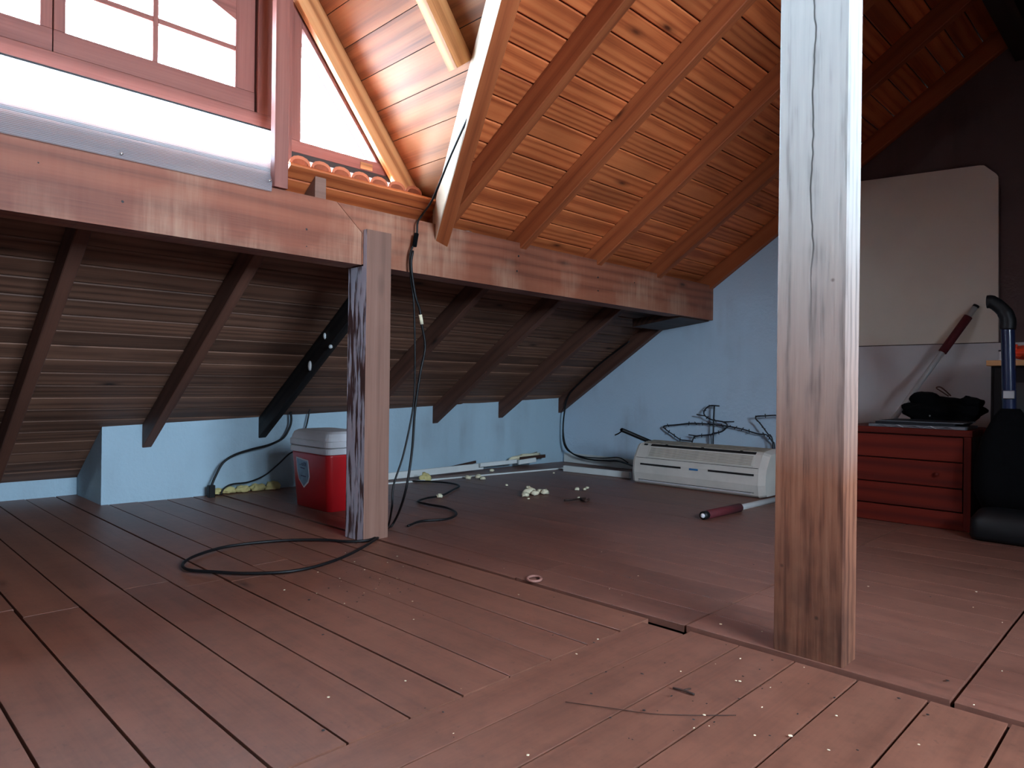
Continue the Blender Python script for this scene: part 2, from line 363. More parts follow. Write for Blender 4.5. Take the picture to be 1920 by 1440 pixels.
def blob(name, c, s, mat, parent=None, amp=.25, freq=3.0, sub=3, seed=0, flat=None):
    from mathutils import noise
    bm = bmesh.new(); bmesh.ops.create_icosphere(bm, subdivisions=sub, radius=1)
    for v in bm.verts:
        d = noise.noise(v.co*freq*.5 + V((seed*7.1, seed*3.3, seed)))*amp*1.4 + noise.noise(v.co*freq + V((seed, seed*2.7, 5)))*amp
        v.co = v.co*(1+d); v.co = V((v.co.x*s[0], v.co.y*s[1], v.co.z*s[2]))
        if flat is not None and v.co.z < flat: v.co.z = flat
    me = bpy.data.meshes.new(name); bm.to_mesh(me); bm.free()
    me.polygons.foreach_set('use_smooth', [True]*len(me.polygons))
    return link(name, me, parent, Matrix.Translation(V(c)), mat)
def loft(name, rings, mat, parent=None, smooth=False, cap=True):
    """rings of equal point counts"""
    n = len(rings[0]); vs = [p for r in rings for p in r]; fs = []
    for i in range(len(rings)-1):
        for k in range(n): fs.append((i*n+k, i*n+(k+1) % n, (i+1)*n+(k+1) % n, (i+1)*n+k))
    if cap: fs += [tuple(range(n-1, -1, -1)), tuple(range((len(rings)-1)*n, len(rings)*n))]
    return mesh(name, vs, fs, mat, parent, smooth)
def rrect(x0, x1, y0, y1, r, z, k=5):
    out = []
    for cx, cy, a0 in ((x1-r, y1-r, 0), (x0+r, y1-r, 90), (x0+r, y0+r, 180), (x1-r, y0+r, 270)):
        for i in range(k):
            a = math.radians(a0+90*i/(k-1)); out.append((cx+r*math.cos(a), cy+r*math.sin(a), z))
    return out
def struct(o): o['kind'] = 'structure'; return o

# ------------------------------------------------------------------ key dimensions
XG = 5.20                      # gable wall
XL = -3.0                      # far left wall, out of view
BS, BZ = .667, 3.575           # main roof lining: z = BZ - BS*y
RZ = 3.43                      # rafter underside
RIDGE = .75
DS, DZ = 1.29, 4.68            # dormer lining: z = DZ - DS*x
DC = .62                       # dormer centre line
deck_z = lambda y: BZ - BS*y
opp_z = lambda y: BZ - BS*(2*RIDGE - y)
SL = math.hypot(1, BS)
NR = V((0, BS, 1)).normalized()
KY = lambda x: 4.66 + (x-1.24)/(XG-1.24)*(4.42-4.66)   # knee wall face, slightly out of square
BEAM_F, BEAM_B, BEAM_LO, BEAM_HI = 2.82, 2.96, 1.308, 1.58

# ------------------------------------------------------------------ floor
floor = struct(slab('floor', [(XL, -3.2, -.03), (XG, -3.2, -.03), (XG, 5.4, -.03), (XL, 5.4, -.03)], (0, 0, -.08), M['subfloor']))
TH = .022
def plank(x0, x1, y0, y1, dz=0.0, mat='floor'):
    g = random.choice((.0026, .0032, .004)) if mat == 'floor' else .0012
    j = random.uniform(-.0012, .0012) if mat == 'floor' else random.uniform(-.0004, .0004)
    gx_, gy_ = (.0009, g) if (x1-x0) > (y1-y0) else (g, .0009)
    abox('plank', (x0+gx_, y0+gy_, -TH+dz+j), (x1-gx_, y1-gy_, dz+j), M[mat], floor, .0007 if mat == 'floor' else .0005, axis=0 if (x1-x0) > (y1-y0) else 1)
x = 1.92; i = 0
while x > -1.2:
    j = random.uniform(-.06, .06) if i % 3 else .12
    far = 4.68 if x > 1.41 else 5.21
    plank(x-.16, x, 1.256, 2.62+j, -.003); plank(x-.16+.002, x+.002, 2.62+j, far, -.003)
    x -= .16; i += 1
plank(XL, 1.882, 1.106, 1.256, -.003)            # header board, stops short and leaves a black gap
y = 1.106; i = 0
while y > -2.9:
    plank(XL+1.6, 1.915+.002*random.random(), y-.1625, y, -.003); y -= .1625; i += 1
x = 1.928; i = 0
while x < XG-.02:
    x1 = min(x+.16, XG)
    for k, (a, b) in enumerate(((-2.9, .406), (.414, 1.126), (1.134, 1.866), (1.871, KY(x)+.02))):
        plank(x, x1, a, b, (.004, .007, .005, .002)[k], 'floor_far')
    x = x1; i += 1

# ------------------------------------------------------------------ walls
kn = [(1.24, KY(1.24)), (XG, KY(XG)), (XG, 5.6), (1.24, 5.6)]
def wall_prism(name, foot, mat, over=.012):
    n = len(foot); vs = [(a, b, -.03) for a, b in foot] + [(a, b, max(deck_z(b)+over, -.02)) for a, b in foot]
    fs = [tuple(range(n)), tuple(range(2*n-1, n-1, -1))] + [(i, (i+1) % n, n+(i+1) % n, n+i) for i in range(n)]
    return struct(mesh(name, vs, fs, M[mat]))
wall_prism('wall_knee', [(1.24, KY(1.24)), (XG+.1, KY(XG+.1)), (XG+.1, 5.18), (1.24, 5.18)], 'wall')
wall_prism('wall_eave', [(XL, 5.2), (1.3, 5.2), (1.3, 5.3), (XL, 5.3)], 'wall')
gp = [(-3.2, -.03), (5.3, -.03), (5.3, .04), (RIDGE, deck_z(RIDGE)+.02), (-3.2, opp_z(-3.2)+.02)]
YB = 1.97
struct(extrude('wall_gable', [(YB, -.03), (5.3, -.03), (5.3, .04), (YB, deck_z(YB)+.02)], 0, XG, XG+.16, M['gable']))
struct(extrude('wall_gable_bare', [(-3.2, -.03), (YB, -.03), (YB, deck_z(YB)+.02), (RIDGE, deck_z(RIDGE)+.02), (-3.2, opp_z(-3.2)+.02)], 0, XG, XG+.16, M['bare']))
struct(extrude('wall_left', gp, 0, XL-.16, XL, M['gable']))
struct(extrude('wall_behind', [(XL, -.03), (XG, -.03), (XG, opp_z(-3.0)+.02), (XL, opp_z(-3.0)+.02)], 1, -3.1, -3.0, M['gable']))

# ------------------------------------------------------------------ ceiling: lining boards and rafters
def vx(y): return (DZ - deck_z(y))/DS         # dormer valley on the right side at depth y
YT = (BZ-3.0)/BS                               # valley meets the dormer's flat top
ceiling = struct(slab('ceiling', [(XG+.1, 5.45, deck_z(5.45)+.045), (XG+.1, 2.83, deck_z(2.83)+.045), (2.36, 2.83, deck_z(2.83)+.045), (2.36, 2.93, deck_z(2.93)+.045), (1.47, 2.93, deck_z(2.93)+.045), (1.47, 2.90, deck_z(2.90)+.045), (XL-.1, 2.90, deck_z(2.90)+.045), (XL-.1, 5.45, deck_z(5.45)+.045)], NR*.05, M['tile']))
z_ = lambda y: deck_z(y)+.045
slab('roof_field', [(XG+.1, 2.84, z_(2.84)), (XG+.1, RIDGE, z_(RIDGE)), (vx(RIDGE)+.02, RIDGE, z_(RIDGE)), (vx(2.84)+.02, 2.84, z_(2.84))], NR*.05, M['tile'], ceiling)
slab('roof_field', [(XL-.1, 2.84, z_(2.84)), (XL-.1, RIDGE, z_(RIDGE)), (2*DC-vx(RIDGE)-.02, RIDGE, z_(RIDGE)), (2*DC-vx(2.84)-.02, 2.84, z_(2.84))], NR*.05, M['tile'], ceiling)
slab('underlay', [(XG+.05, 5.4, deck_z(5.4)+.03), (XG+.05, 2.82, deck_z(2.82)+.03), (2.36, 2.82, deck_z(2.82)+.03), (2.36, 2.90, deck_z(2.90)+.03), (1.47, 2.90, deck_z(2.90)+.03), (XL-.05, 2.90, deck_z(2.90)+.03), (XL-.05, 5.4, deck_z(5.4)+.03)], NR*.012, M['backing'], ceiling)
slab('underlay', [(XG+.05, 2.82, deck_z(2.82)+.03), (XG+.05, RIDGE, deck_z(RIDGE)+.03), (vx(RIDGE)-.02, RIDGE, deck_z(RIDGE)+.03), (vx(2.82)-.02, 2.82, deck_z(2.82)+.03)], NR*.012, M['backing'], ceiling)
PB = .121
s = RIDGE*SL+.02
while s < 5.36*SL:
    y0, y1 = s/SL, (s+PB-.003)/SL; ym = (y0+y1)/2
    c = V((0, ym, deck_z(ym))) + NR*.009
    if 2.76 < ym < 2.84:
        c2 = V((0, (2.815+y1)/2, deck_z((2.815+y1)/2))) + NR*.009
        bar('lining_board', (1.47, c2.y, c2.z), (vx(ym)-.02, c2.y, c2.z), (y1-2.815)*SL, .018, M['deck'], ceiling, NR, .004)
        x0, x1 = vx(ym)+.03, XG
    elif 2.80 < ym:
        x0, x1 = -1.0, XG
        if ym < 2.88: x0 = 1.47
        if ym > 4.75: x1 = 1.32
    else: x0, x1 = vx(ym)+.03, XG
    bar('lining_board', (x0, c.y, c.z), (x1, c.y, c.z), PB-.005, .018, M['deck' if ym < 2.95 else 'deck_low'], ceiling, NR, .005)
    s += PB
RW, RD = .055, .121
def rafter(x, ya, yb, mat='rafter', name='rafter'):
    f = lambda y: V((x, y, deck_z(y))) - NR*(RD/2)
    return bar(name, f(ya), f(yb), RW, RD, M[mat], ceiling, NR, .004)
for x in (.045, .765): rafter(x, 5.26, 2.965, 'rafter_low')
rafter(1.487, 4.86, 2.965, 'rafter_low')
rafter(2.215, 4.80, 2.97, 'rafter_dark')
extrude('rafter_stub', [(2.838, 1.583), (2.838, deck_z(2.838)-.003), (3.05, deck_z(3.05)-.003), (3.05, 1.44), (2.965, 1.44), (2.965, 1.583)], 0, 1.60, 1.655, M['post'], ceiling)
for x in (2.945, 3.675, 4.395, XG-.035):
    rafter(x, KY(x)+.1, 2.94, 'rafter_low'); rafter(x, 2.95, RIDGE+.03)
rafter(2.345, 3.02, RIDGE+.03)
extrude('ridge_cap', [(RIDGE-.14, opp_z(RIDGE-.14)+.11), (RIDGE, deck_z(RIDGE)+.13), (RIDGE+.14, deck_z(RIDGE+.14)+.11), (RIDGE+.14, deck_z(RIDGE+.14)+.18), (RIDGE, deck_z(RIDGE)+.24), (RIDGE-.14, opp_z(RIDGE-.14)+.18)], 0, XL, XG+.16, M['tile'], ceiling)
# opposite slope (behind and to the right of the camera)
NO = V((0, -BS, 1)).normalized()
OX0, OX1, OYW, OTOP = .1, 2.1, -2.4, 2.68
OYI = (OTOP - BZ)/BS + 2*RIDGE
def opp(name, x0, x1, y0, y1):
    return slab(name, [(x0, y0, opp_z(y0)), (x1, y0, opp_z(y0)), (x1, y1, opp_z(y1)), (x0, y1, opp_z(y1))], NO*.09, M['shade_wood'], ceiling)
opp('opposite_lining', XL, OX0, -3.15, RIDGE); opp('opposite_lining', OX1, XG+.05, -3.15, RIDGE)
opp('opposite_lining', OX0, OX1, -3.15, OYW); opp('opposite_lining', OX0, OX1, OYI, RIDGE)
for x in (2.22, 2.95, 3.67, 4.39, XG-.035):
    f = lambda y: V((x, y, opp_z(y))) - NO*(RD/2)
    bar('rafter', f(-2.98), f(RIDGE-.03), RW, RD, M['shade_wood'], ceiling, NO, .004)
# opposite dormer, a plain box with one window
dorm2 = struct(slab('wall_opposite_dormer', [(OX0, OYW, OTOP), (OX1, OYW, OTOP), (OX1, OYI, OTOP), (OX0, OYI, OTOP)], (0, 0, .06), M['dormer']))
for x, t in ((OX0, -.05), (OX1, .05)):
    slab('cheek', [(x, OYW, opp_z(OYW)), (x, OYI, OTOP), (x, OYW, OTOP)], (t, 0, 0), M['dormer'], dorm2)
wz0, wz1, wx0, wx1 = 1.42, 2.56, .17, 2.03
abox('front_board', (OX0, OYW-.06, opp_z(OYW)-.06), (OX1, OYW, wz0), M['dormer'], dorm2)
abox('front_board', (OX0, OYW-.06, wz1), (OX1, OYW, OTOP), M['dormer'], dorm2)
abox('front_board', (OX0, OYW-.06, wz0), (wx0, OYW, wz1), M['dormer'], dorm2); abox('front_board', (wx1, OYW-.06, wz0), (OX1, OYW, wz1), M['dormer'], dorm2)
win3 = struct(abox('window_3', (wx0, OYW-.05, wz0), (wx1, OYW-.01, wz0+.05), M['frame']))
abox('frame', (wx0, OYW-.05, wz1-.05), (wx1, OYW-.01, wz1), M['frame'], win3)
for a in (wx0, (wx0+wx1)/2-.03, wx1-.06): abox('frame', (a, OYW-.05, wz0+.05), (a+.06, OYW-.01, wz1-.05), M['frame'], win3)
for a in (wx0+.06, (wx0+wx1)/2+.03): abox('pane', (a, OYW-.034, wz0+.05), (a+(wx1-wx0)/2-.09, OYW-.03, wz1-.05), M['glass'], win3, 0)
# terracotta tile heads just outside, above the cut edge of the lining
tp = M['tile']
x = 1.56
ti = 0
while x < 2.25:
    y = 2.90; z = deck_z(y)+.112
    pts = [(math.cos(a)*.052, math.sin(a)*.034) for a in [math.pi*k/7 for k in range(8)]]
    inn = [(p[0]*.78, p[1]*.68-.004) for p in reversed(pts)]
    P0 = [(x+p[0], y, z+p[1]-.012) for p in pts+inn]; P1 = [(x+p[0], y+.3, z+p[1]-.012-.3*BS) for p in pts+inn]
    loft('roof_tile', [P0, P1], tp, ceiling); x += .107

# ------------------------------------------------------------------ dormer shell
dormer = struct(slab('wall_dormer', [(vx(2.96)+.02, 2.96, deck_z(2.96)+.03), (vx(YT), YT, 3.0), (vx(YT), 3.25, 3.0), (vx(2.96)+.02, 3.25, deck_z(2.96)+.03)], V((DS, 0, 1)).normalized()*.03+V((0, 0, .02)), M['backing']))
slab('dormer_side', [(2*DC-vx(2.96)-.02, 2.96, deck_z(2.96)), (2*DC-vx(YT), YT, 3.0), (2*DC-vx(YT), 3.25, 3.0), (2*DC-vx(2.96)-.02, 3.25, deck_z(2.96))], V((-DS, 0, 1)).normalized()*.05, M['dormer'], dormer)
slab('dormer_top', [(2*DC-vx(YT)-.02, YT-.1, 3.0), (vx(YT)+.02, YT-.1, 3.0), (vx(YT)+.02, 3.25, 3.0), (2*DC-vx(YT)-.02, 3.25, 3.0)], (0, 0, .05), M['dormer'], dormer)
ND = V((DS, 0, 1)).normalized(); DSL = math.hypot(1, DS); PD = .157
s = 2.0
while s < 2.42*DSL:
    xm = (s+PD/2)/DSL; zm = DZ-DS*xm
    c = V((xm, 0, zm)) + ND*.009
    yv = (BZ-(zm+.02))/BS
    xa, xb = s/DSL, (s+PD-.0035)/DSL; za, zb_ = DZ-DS*xa, DZ-DS*xb
    ya, yb = max((BZ-za)/BS-.03, .9), max((BZ-zb_)/BS-.03, .9)
    q = [V((xa, ya, za)), V((xb, yb, zb_)), V((xb, 3.2, zb_)), V((xa, 3.2, za))]
    ctr_ = V((xm, 2.6, zm)); ex, ey_ = V((0, 1, 0)), V((-1, 0, DS)).normalized()
    loc = [((p-ctr_).dot(ex), (p-ctr_).dot(ey_)) for p in q]
    vs = [(a, b, 0) for a, b in loc]+[(a, b, .018) for a, b in loc]
    me = bpy.data.meshes.new('dormer_board'); me.from_pydata(vs, [], [(0, 1, 2, 3), (7, 6, 5, 4), (0, 4, 5, 1), (1, 5, 6, 2), (2, 6, 7, 3), (3, 7, 4, 0)])
    ez_ = ex.cross(ey_)
    link('dormer_board', me, dormer, Matrix(((ex.x, ey_.x, ez_.x, ctr_.x), (ex.y, ey_.y, ez_.y, ctr_.y), (ex.z, ey_.z, ez_.z, ctr_.z), (0, 0, 0, 1))), M['dormer'])
    s += PD
DRD = .11
def drafter(yc, xa, xb):
    f = lambda x: V((x, yc, DZ-DS*x)) - ND*(DRD/2)
    return bar('dormer_rafter', f(xa), f(xb), .058 if yc < 2.8 else .036, DRD, M['dormer_rafter'], dormer, ND, .003)
drafter(2.952, 1.33, 2.305)
drafter(2.23, 1.33, vx(2.23)-.035)
drafter(1.56, 1.33, vx(1.56)-.035)
def drl(yc, xa, xb):
    f = lambda x: V((2*DC-x, yc, DZ-DS*x)) + V((DS, 0, -1)).normalized()*(DRD/2)
    return bar('dormer_rafter', f(xa), f(xb), .058, DRD, M['dormer_rafter'], dormer, V((-DS, 0, 1)), .003)
for yc in (2.90, 2.23): drl(yc, 1.33, vx(yc)-.035)
# valley rafter
va, vb = V((vx(2.98), 2.98, deck_z(2.98))), V((vx(YT), YT, 3.0))
vd = (vb-va).normalized(); vn = V((0, 0, 1)); vn = (vn-vd*vn.dot(vd)).normalized()
VD = .19
vr = bar('valley_rafter', va-vn*(VD/2-.01)+V((.01, 0, 0)), vb-vn*(VD/2-.01)+V((.01, 0, 0)), .075, VD, M['rafter'], dormer, vn, .004)
vr.data = vr.data.copy(); vr.data.materials.append(M['pale'])  # pale slot paints the lit look of the dormer-facing side
for p in vr.data.polygons:
    n = vr.matrix_basis.to_3x3() @ p.normal
    if n.x < -.75: p.material_index = 1
# gable end post and fill above the window
WY = 2.98
abox('dormer_post', (1.478, WY-.03, BEAM_HI+.004), (1.543, WY+.06, 2.72), M['frame'], dormer, axis=2)
abox('dormer_batten', (1.388, 2.800, BEAM_HI+.002), (1.450, 2.84, 2.78), M['frame'], dormer, axis=2)
abox('dormer_post', (2*DC-1.543, WY-.05, BEAM_HI+.004), (2*DC-1.478, WY+.06, 2.72), M['frame'], dormer, axis=2)
extrude('dormer_gable_board', [(2*DC-1.543, 2.70), (1.543, 2.70), (1.31, 2.99), (2*DC-1.31, 2.99)], 1, WY+.01, WY+.05, M['frame'], dormer)
extrude('dormer_gable_board', [(2*DC-1.543, 1.70), (2*DC-1.543, 2.70), (2*DC-2.3, 1.70)], 1, WY+.01, WY+.05, M['frame'], dormer)

# window in the dormer: two arched casements
win = struct(abox('window_1', (2*DC-1.474, WY, 1.874), (1.474, WY+.08, 1.944), M['frame']))
abox('frame_jamb', (1.392, WY, 1.944), (1.474, WY+.08, 2.70), M['frame'], win); abox('frame_jamb', (2*DC-1.474, WY, 1.944), (2*DC-1.392, WY+.08, 2.70), M['frame'], win)
abox('frame_head', (2*DC-1.392, WY, 2.63), (1.392, WY+.08, 2.70), M['frame'], win)
abox('stop', (1.372, WY+.054, 1.944), (1.41, WY+.075, 2.66), M['frame'], win); abox('stop', (2*DC-1.41, WY+.054, 1.944), (2*DC-1.372, WY+.075, 2.66), M['frame'], win); abox('stop', (DC-.02, WY+.054, 1.944), (DC+.02, WY+.075, 2.66), M['frame'], win)
def mx(v, s): return v if s > 0 else 2*DC-v
for sd in (1, -1):
    def bx(n, x0, x1, z0, z1, d0=.012, d1=.052, par=win, mat='frame'):
        a, b = sorted((mx(x0, sd), mx(x1, sd)))
        return abox(n, (a, WY+d0, z0), (b, WY+d1, z1), M[mat], par)
    sash = bx('sash', .622, 1.384, 1.948, 2.032)
    bx('sash_stile', 1.297, 1.384, 2.032, 2.62, par=sash); bx('sash_stile', .622, .66, 2.032, 2.62, par=sash)
    arch = [(1.297, 2.324), (1.19, 2.368), (1.05, 2.425), (.90, 2.47), (.66, 2.505), (.66, 2.62), (1.297, 2.62)]
    extrude('sash_arch', [(mx(a, sd), b) for a, b in arch], 1, WY+.012, WY+.052, M['frame'], sash)
    bx('muntin', .963, .984, 2.032, 2.455, .018, .046, sash); bx('muntin', .66, .963, 2.192, 2.214, .018, .046, sash); bx('muntin', .984, 1.297, 2.192, 2.214, .018, .046, sash)
    for (x0, x1, z0, z1) in ((.66, .963, 2.032, 2.192), (.984, 1.297, 2.032, 2.192), (.66, .963, 2.214, 2.5), (.984, 1.297, 2.214, 2.44)):
        bx('pane', x0, x1, z0, z1, .03, .034, sash, 'glass')
# triangular side light
win2 = struct(abox('window_2', (1.552, WY+.005, 1.815), (2.155, WY+.065, 1.872), M['frame']))
abox('frame_stile', (1.552, WY+.005, 1.872), (1.606, WY+.065, 2.52), M['frame'], win2)
hz = lambda x: 2.402-(x-1.606)*(2.402-1.872)/(2.03-1.606)
extrude('frame_rake', [(1.606, hz(1.606)), (2.03, 1.872), (2.155, 1.872), (1.62, 2.56), (1.606, 2.56)], 1, WY+.005, WY+.065, M['frame'], win2)
extrude('pane', [(1.606, 1.872), (2.03, 1.872), (1.606, hz(1.606))], 1, WY+.03, WY+.034, M['glass'], win2)
abox('rail_shade', (1.552, WY+.0, 1.786), (2.2, WY+.075, 1.8145), M['dark'], win2)  # added dark strip, stands in for the rail's unlit underside
abox('repair_plate', (1.93, WY+.001, 1.822), (2.0, WY+.006, 1.855), M['tabletop'], win2, .001)
# twin wall sheet between window sill and beam
pa, pb = V((-.3, BEAM_F-.010, 1.558)), V((1.40, 2.935, 1.862))
n_ = V((0, -(1.876-1.556), pb.y-pa.y)).normalized()
poly = bpy.data.objects
pm = bpy.data.meshes.new('sheet')
L_, Wd = 1.0, (V((0, pb.y, pb.z))-V((0, pa.y, pa.z))).length
ey = V((0, pb.y-pa.y, pb.z-pa.z)).normalized(); ez = V((1, 0, 0)).cross(ey)
x0, x1b, x1t = -.3, 1.378, 1.448
vs = [(x0, 0, 0), (x1b, 0, 0), (x1t, Wd, 0), (x0, Wd, 0)]; vs += [(a, b, .006) for a, b, c in vs]
pm.from_pydata(vs, [], [(3, 2, 1, 0), (4, 5, 6, 7), (0, 1, 5, 4), (1, 2, 6, 5), (2, 3, 7, 6), (3, 0, 4, 7)])
sheet = link('polycarbonate_sheet', pm, None, Matrix(((1, ey.x, ez.x, 0), (0, ey.y, ez.y, pa.y), (0, ey.z, ez.z, pa.z), (0, 0, 0, 1))), M['poly'])
setp(sheet, 'translucent ribbed plastic sheet screwed between window sill and big beam', 'sheet')
bar('edge_trim', (x0, 2.930, 1.862), (1.448, 2.930, 1.862), .012, .008, M['dark'], sheet, (0, 0, 1), .001)
for px_, py_ in ((225, 290), (502, 340)):
    p = onY(px_, py_, BEAM_F+.0)
    blob('screw', (p.x, BEAM_F-.018, p.z), (.007, .004, .007), M['chrome'], sheet, 0, sub=1)

# ------------------------------------------------------------------ beams and posts
beam = setp(empty('roof_beam', (1.83, BEAM_F, BEAM_LO)), 'long planed timber beam carrying the rafters, resting on peeling post', 'beam')
extrude('beam_length', [(XL, BEAM_LO), (1.836, BEAM_LO), (1.836, 1.46), (1.70, BEAM_HI), (XL, BEAM_HI)], 1, BEAM_F, BEAM_B, M['beam'], beam)
extrude('beam_length', [(1.841, BEAM_LO+.003), (XG, BEAM_LO-.012), (XG, BEAM_HI-.004), (1.706, BEAM_HI), (1.841, 1.461)], 1, BEAM_F+.003, BEAM_B, M['beam'], beam)
extrude('beam_seat', [(2.86, BEAM_LO-.02), (3.30, 1.235), (3.30, 1.30), (2.86, BEAM_LO+.03)], 0, 4.75, XG, M['stick'], beam)
for px_, py_, r_ in ((230, 378, .007), (575, 430, .007), (575, 462, .004), (973, 480, .006), (970, 508, .006), (1122, 520, .006), (1122, 545, .005), (1190, 530, .004), (72, 305, .004)):
    p = onY(px_, py_, BEAM_F); blob('nail_hole', (p.x, BEAM_F+.002, p.z), (r_, .003, r_), M['dark'], beam, .1, sub=2)
rb = abox('ridge_beam', (XL, RIDGE-.06, deck_z(RIDGE)-.30), (XG, RIDGE+.06, deck_z(RIDGE)-.12), M['shade_wood'])
setp(rb, 'dim ridge beam at the top of the roof, top right corner', 'beam')
# post under the beam: peeling white paint on its left face
PX0, PX1, PY0, PY1 = 1.846, 1.985, 2.79, 2.945
p1 = setp(empty('timber_post', ((PX0+PX1)/2, (PY0+PY1)/2, 0)), 'timber post with peeling white paint under the big beam', 'post')
body = extrude('post_body', [(PY0, 0), (PY1, 0), (PY1, BEAM_LO-.004), (BEAM_F-.002, BEAM_LO-.004), (BEAM_F-.002, 1.475), (PY0, 1.475)], 0, PX0, PX1, M['post'], p1)
me = body.data; me.materials.append(M['peel'])
# grain runs along local X: rotate the mesh data so the length lies on X
me.transform(Matrix.Rotation(math.radians(90), 4, 'Y')); body.matrix_basis = body.matrix_basis @ Matrix.Rotation(math.radians(-90), 4, 'Y')
for p in me.polygons:
    if (body.matrix_basis.to_3x3() @ p.normal).x < -.5: p.material_index = 1
# near post
bx0, bx1, by0, by1 = 1.935, 2.032, .662, .852
pbm = bar('weathered_post', (bx0/2+bx1/2, by0/2+by1/2, .0075), (bx0/2+bx1/2, by0/2+by1/2, deck_z(RIDGE)-.30), .19, .097, M['postb'], None, (-1, 0, 0), .004)
# shift the mesh so local X measures height from the floor
L = (deck_z(RIDGE)-.30-.0075); me = pbm.data.copy(); me.transform(Matrix.Translation((L/2, 0, 0))); pbm.data = me
pbm.matrix_basis = pbm.matrix_basis @ Matrix.Translation((-L/2, 0, 0))
setp(pbm, 'near square post, whitewashed above and bare brown wood below', 'post')

# ------------------------------------------------------------------ leaning boards on the gable
pl = setp(extrude('hardboard_panel', [(.0, .01), (2.05, .01), (2.05, 1.045), (.0, 1.045)], 0, XG-.022, XG-.004, M['panel_white']), 'white lower board standing against the end wall behind the red chest', 'board')
tl, tr, cr_, br = (onX(1615, 340, XG-.03), onX(1845, 310, XG-.03), onX(1872, 331, XG-.03), onX(1872, 640, XG-.03))
pts = [(2.1, 1.05), (2.1, tl.z+.03), (tl.y, tl.z), (tr.y+.02, tr.z+.004), (tr.y, tr.z), (cr_.y+.012, cr_.z+.02), (cr_.y, cr_.z), (br.y, 1.05)]
setp(extrude('hardboard_panel', pts, 0, XG-.034, XG-.012, M['panel']), 'tall beige board with rounded corner on the end wall above the chest', 'board')

# ------------------------------------------------------------------ red cooler
CX0, CX1, CY0, CY1 = 2.072, 2.37, 3.50, 3.945
co = setp(empty('cooler_box', ((CX0+CX1)/2, (CY0+CY1)/2, 0)), 'red picnic cooler with white lid behind the peeling post', 'cooler')
R_ = lambda i, z, r=.035: rrect(CX0+i, CX1-i, CY0+i, CY1-i, r, z)
loft('body', [R_(.036, .0), R_(.028, .008), R_(.006, .32), R_(.006, .335)], M['red'], co, True)
loft('collar', [R_(.002, .333), R_(-.004, .336), R_(-.004, .366), R_(.002, .370)], M['lid'], co)
loft('lid', [R_(-.002, .373), R_(-.006, .377), R_(-.006, .408), R_(.0, .412), R_(.004, .432), R_(.012, .452), R_(.03, .464), R_(.06, .467)], M['lid'], co)
xs = CX0+.013
def onside(u, v):  # u along Y from left (seen from camera), v height; on the sloping left side
    y = CY1-u; i = .006+(.32-v)/.312*.022; return (CX0+i, y, v)
st = [(.075, .300), (.215, .288), (.222, .19), (.205, .155), (.148, .118), (.092, .165), (.078, .215)]
def sticker(name, pts, off, mat, par):
    vs = [V(onside(u, v))-V((off, 0, 0)) for u, v in pts]; vs += [q+V((.004, 0, 0)) for q in vs]
    n = len(pts); fs = [tuple(range(n)), tuple(range(2*n-1, n-1, -1))]+[(i, (i+1) % n, n+(i+1) % n, n+i) for i in range(n)]
    return mesh(name, vs, fs, mat, par)
sk = sticker('badge', st, .0015, M['lid'], co)
ctr = (.148, .215)
sticker('badge_field', [(ctr[0]+(u-ctr[0])*.88, ctr[1]+(v-ctr[1])*.9) for u, v in st], .0024, M['stickerblue'], sk)
tcv = bpy.data.curves.new('lettering', 'FONT'); tcv.body = 'BELVEDOR'; tcv.size = .031; tcv.extrude = .0004; tcv.align_x = 'CENTER'
to = bpy.data.objects.new('lettering', tcv)
COL.objects.link(to); dg = bpy.context.evaluated_depsgraph_get(); tme = bpy.data.meshes.new_from_object(to.evaluated_get(dg)); bpy.data.objects.remove(to)
tme.transform(Matrix.Diagonal((.68, 1.1, 1, 1)))
q = V(onside(.147, .252))-V((.004, 0, 0))
link('lettering', tme, sk, Matrix(((0, 0, -1, q.x), (-1, -.085, 0, q.y), (0, .99, 0, q.z), (0, 0, 0, 1))) @ Matrix.Shear('XY', 4, (0, 0)), M['ink'])
for k, (u, v, w) in enumerate(((.147, .238, .05), (.15, .19, .06))):
    sticker('small_print', [(u-w/2, v+.003), (u+w/2, v), (u+w/2, v-.006), (u-w/2, v-.003)], .0029, M['ink'], sk)

# ------------------------------------------------------------------ air conditioner
AX, AY0, AY1 = 4.50, 2.045, 3.105
ac = setp(empty('air_conditioner', (AX+.14, (AY0+AY1)/2, .004)), 'old ivory wall air conditioner lying on the floor', 'air conditioner')
prof = [(.02, .006), (.004, .018), (-.010, .09), (-.004, .165), (.008, .205), (.062, .290), (.082, .305), (.245, .322), (.272, .300), (.285, .006)]
pp = [(AX+a, b) for a, b in prof]
bodyo = extrude('casing', [(a, b) for a, b in pp], 1, AY0+.05, AY1-.02, M['ac'], ac)
def endcap(y0, y1, ins):
    cx, cz = AX+.14, .15
    r0 = [(cx+(a-cx)*1.012, y0, cz+(b-cz)*1.012) for a, b in pp]; r1 = [(cx+(a-cx)*ins, y1, cz+(b-cz)*ins+(.0 if b > .02 else -.006*0)) for a, b in pp]
    return loft('end_cap', [r0, r1], M['ac'], ac)
endcap(AY0+.05, AY0, .93); endcap(AY1-.02, AY1, .97)
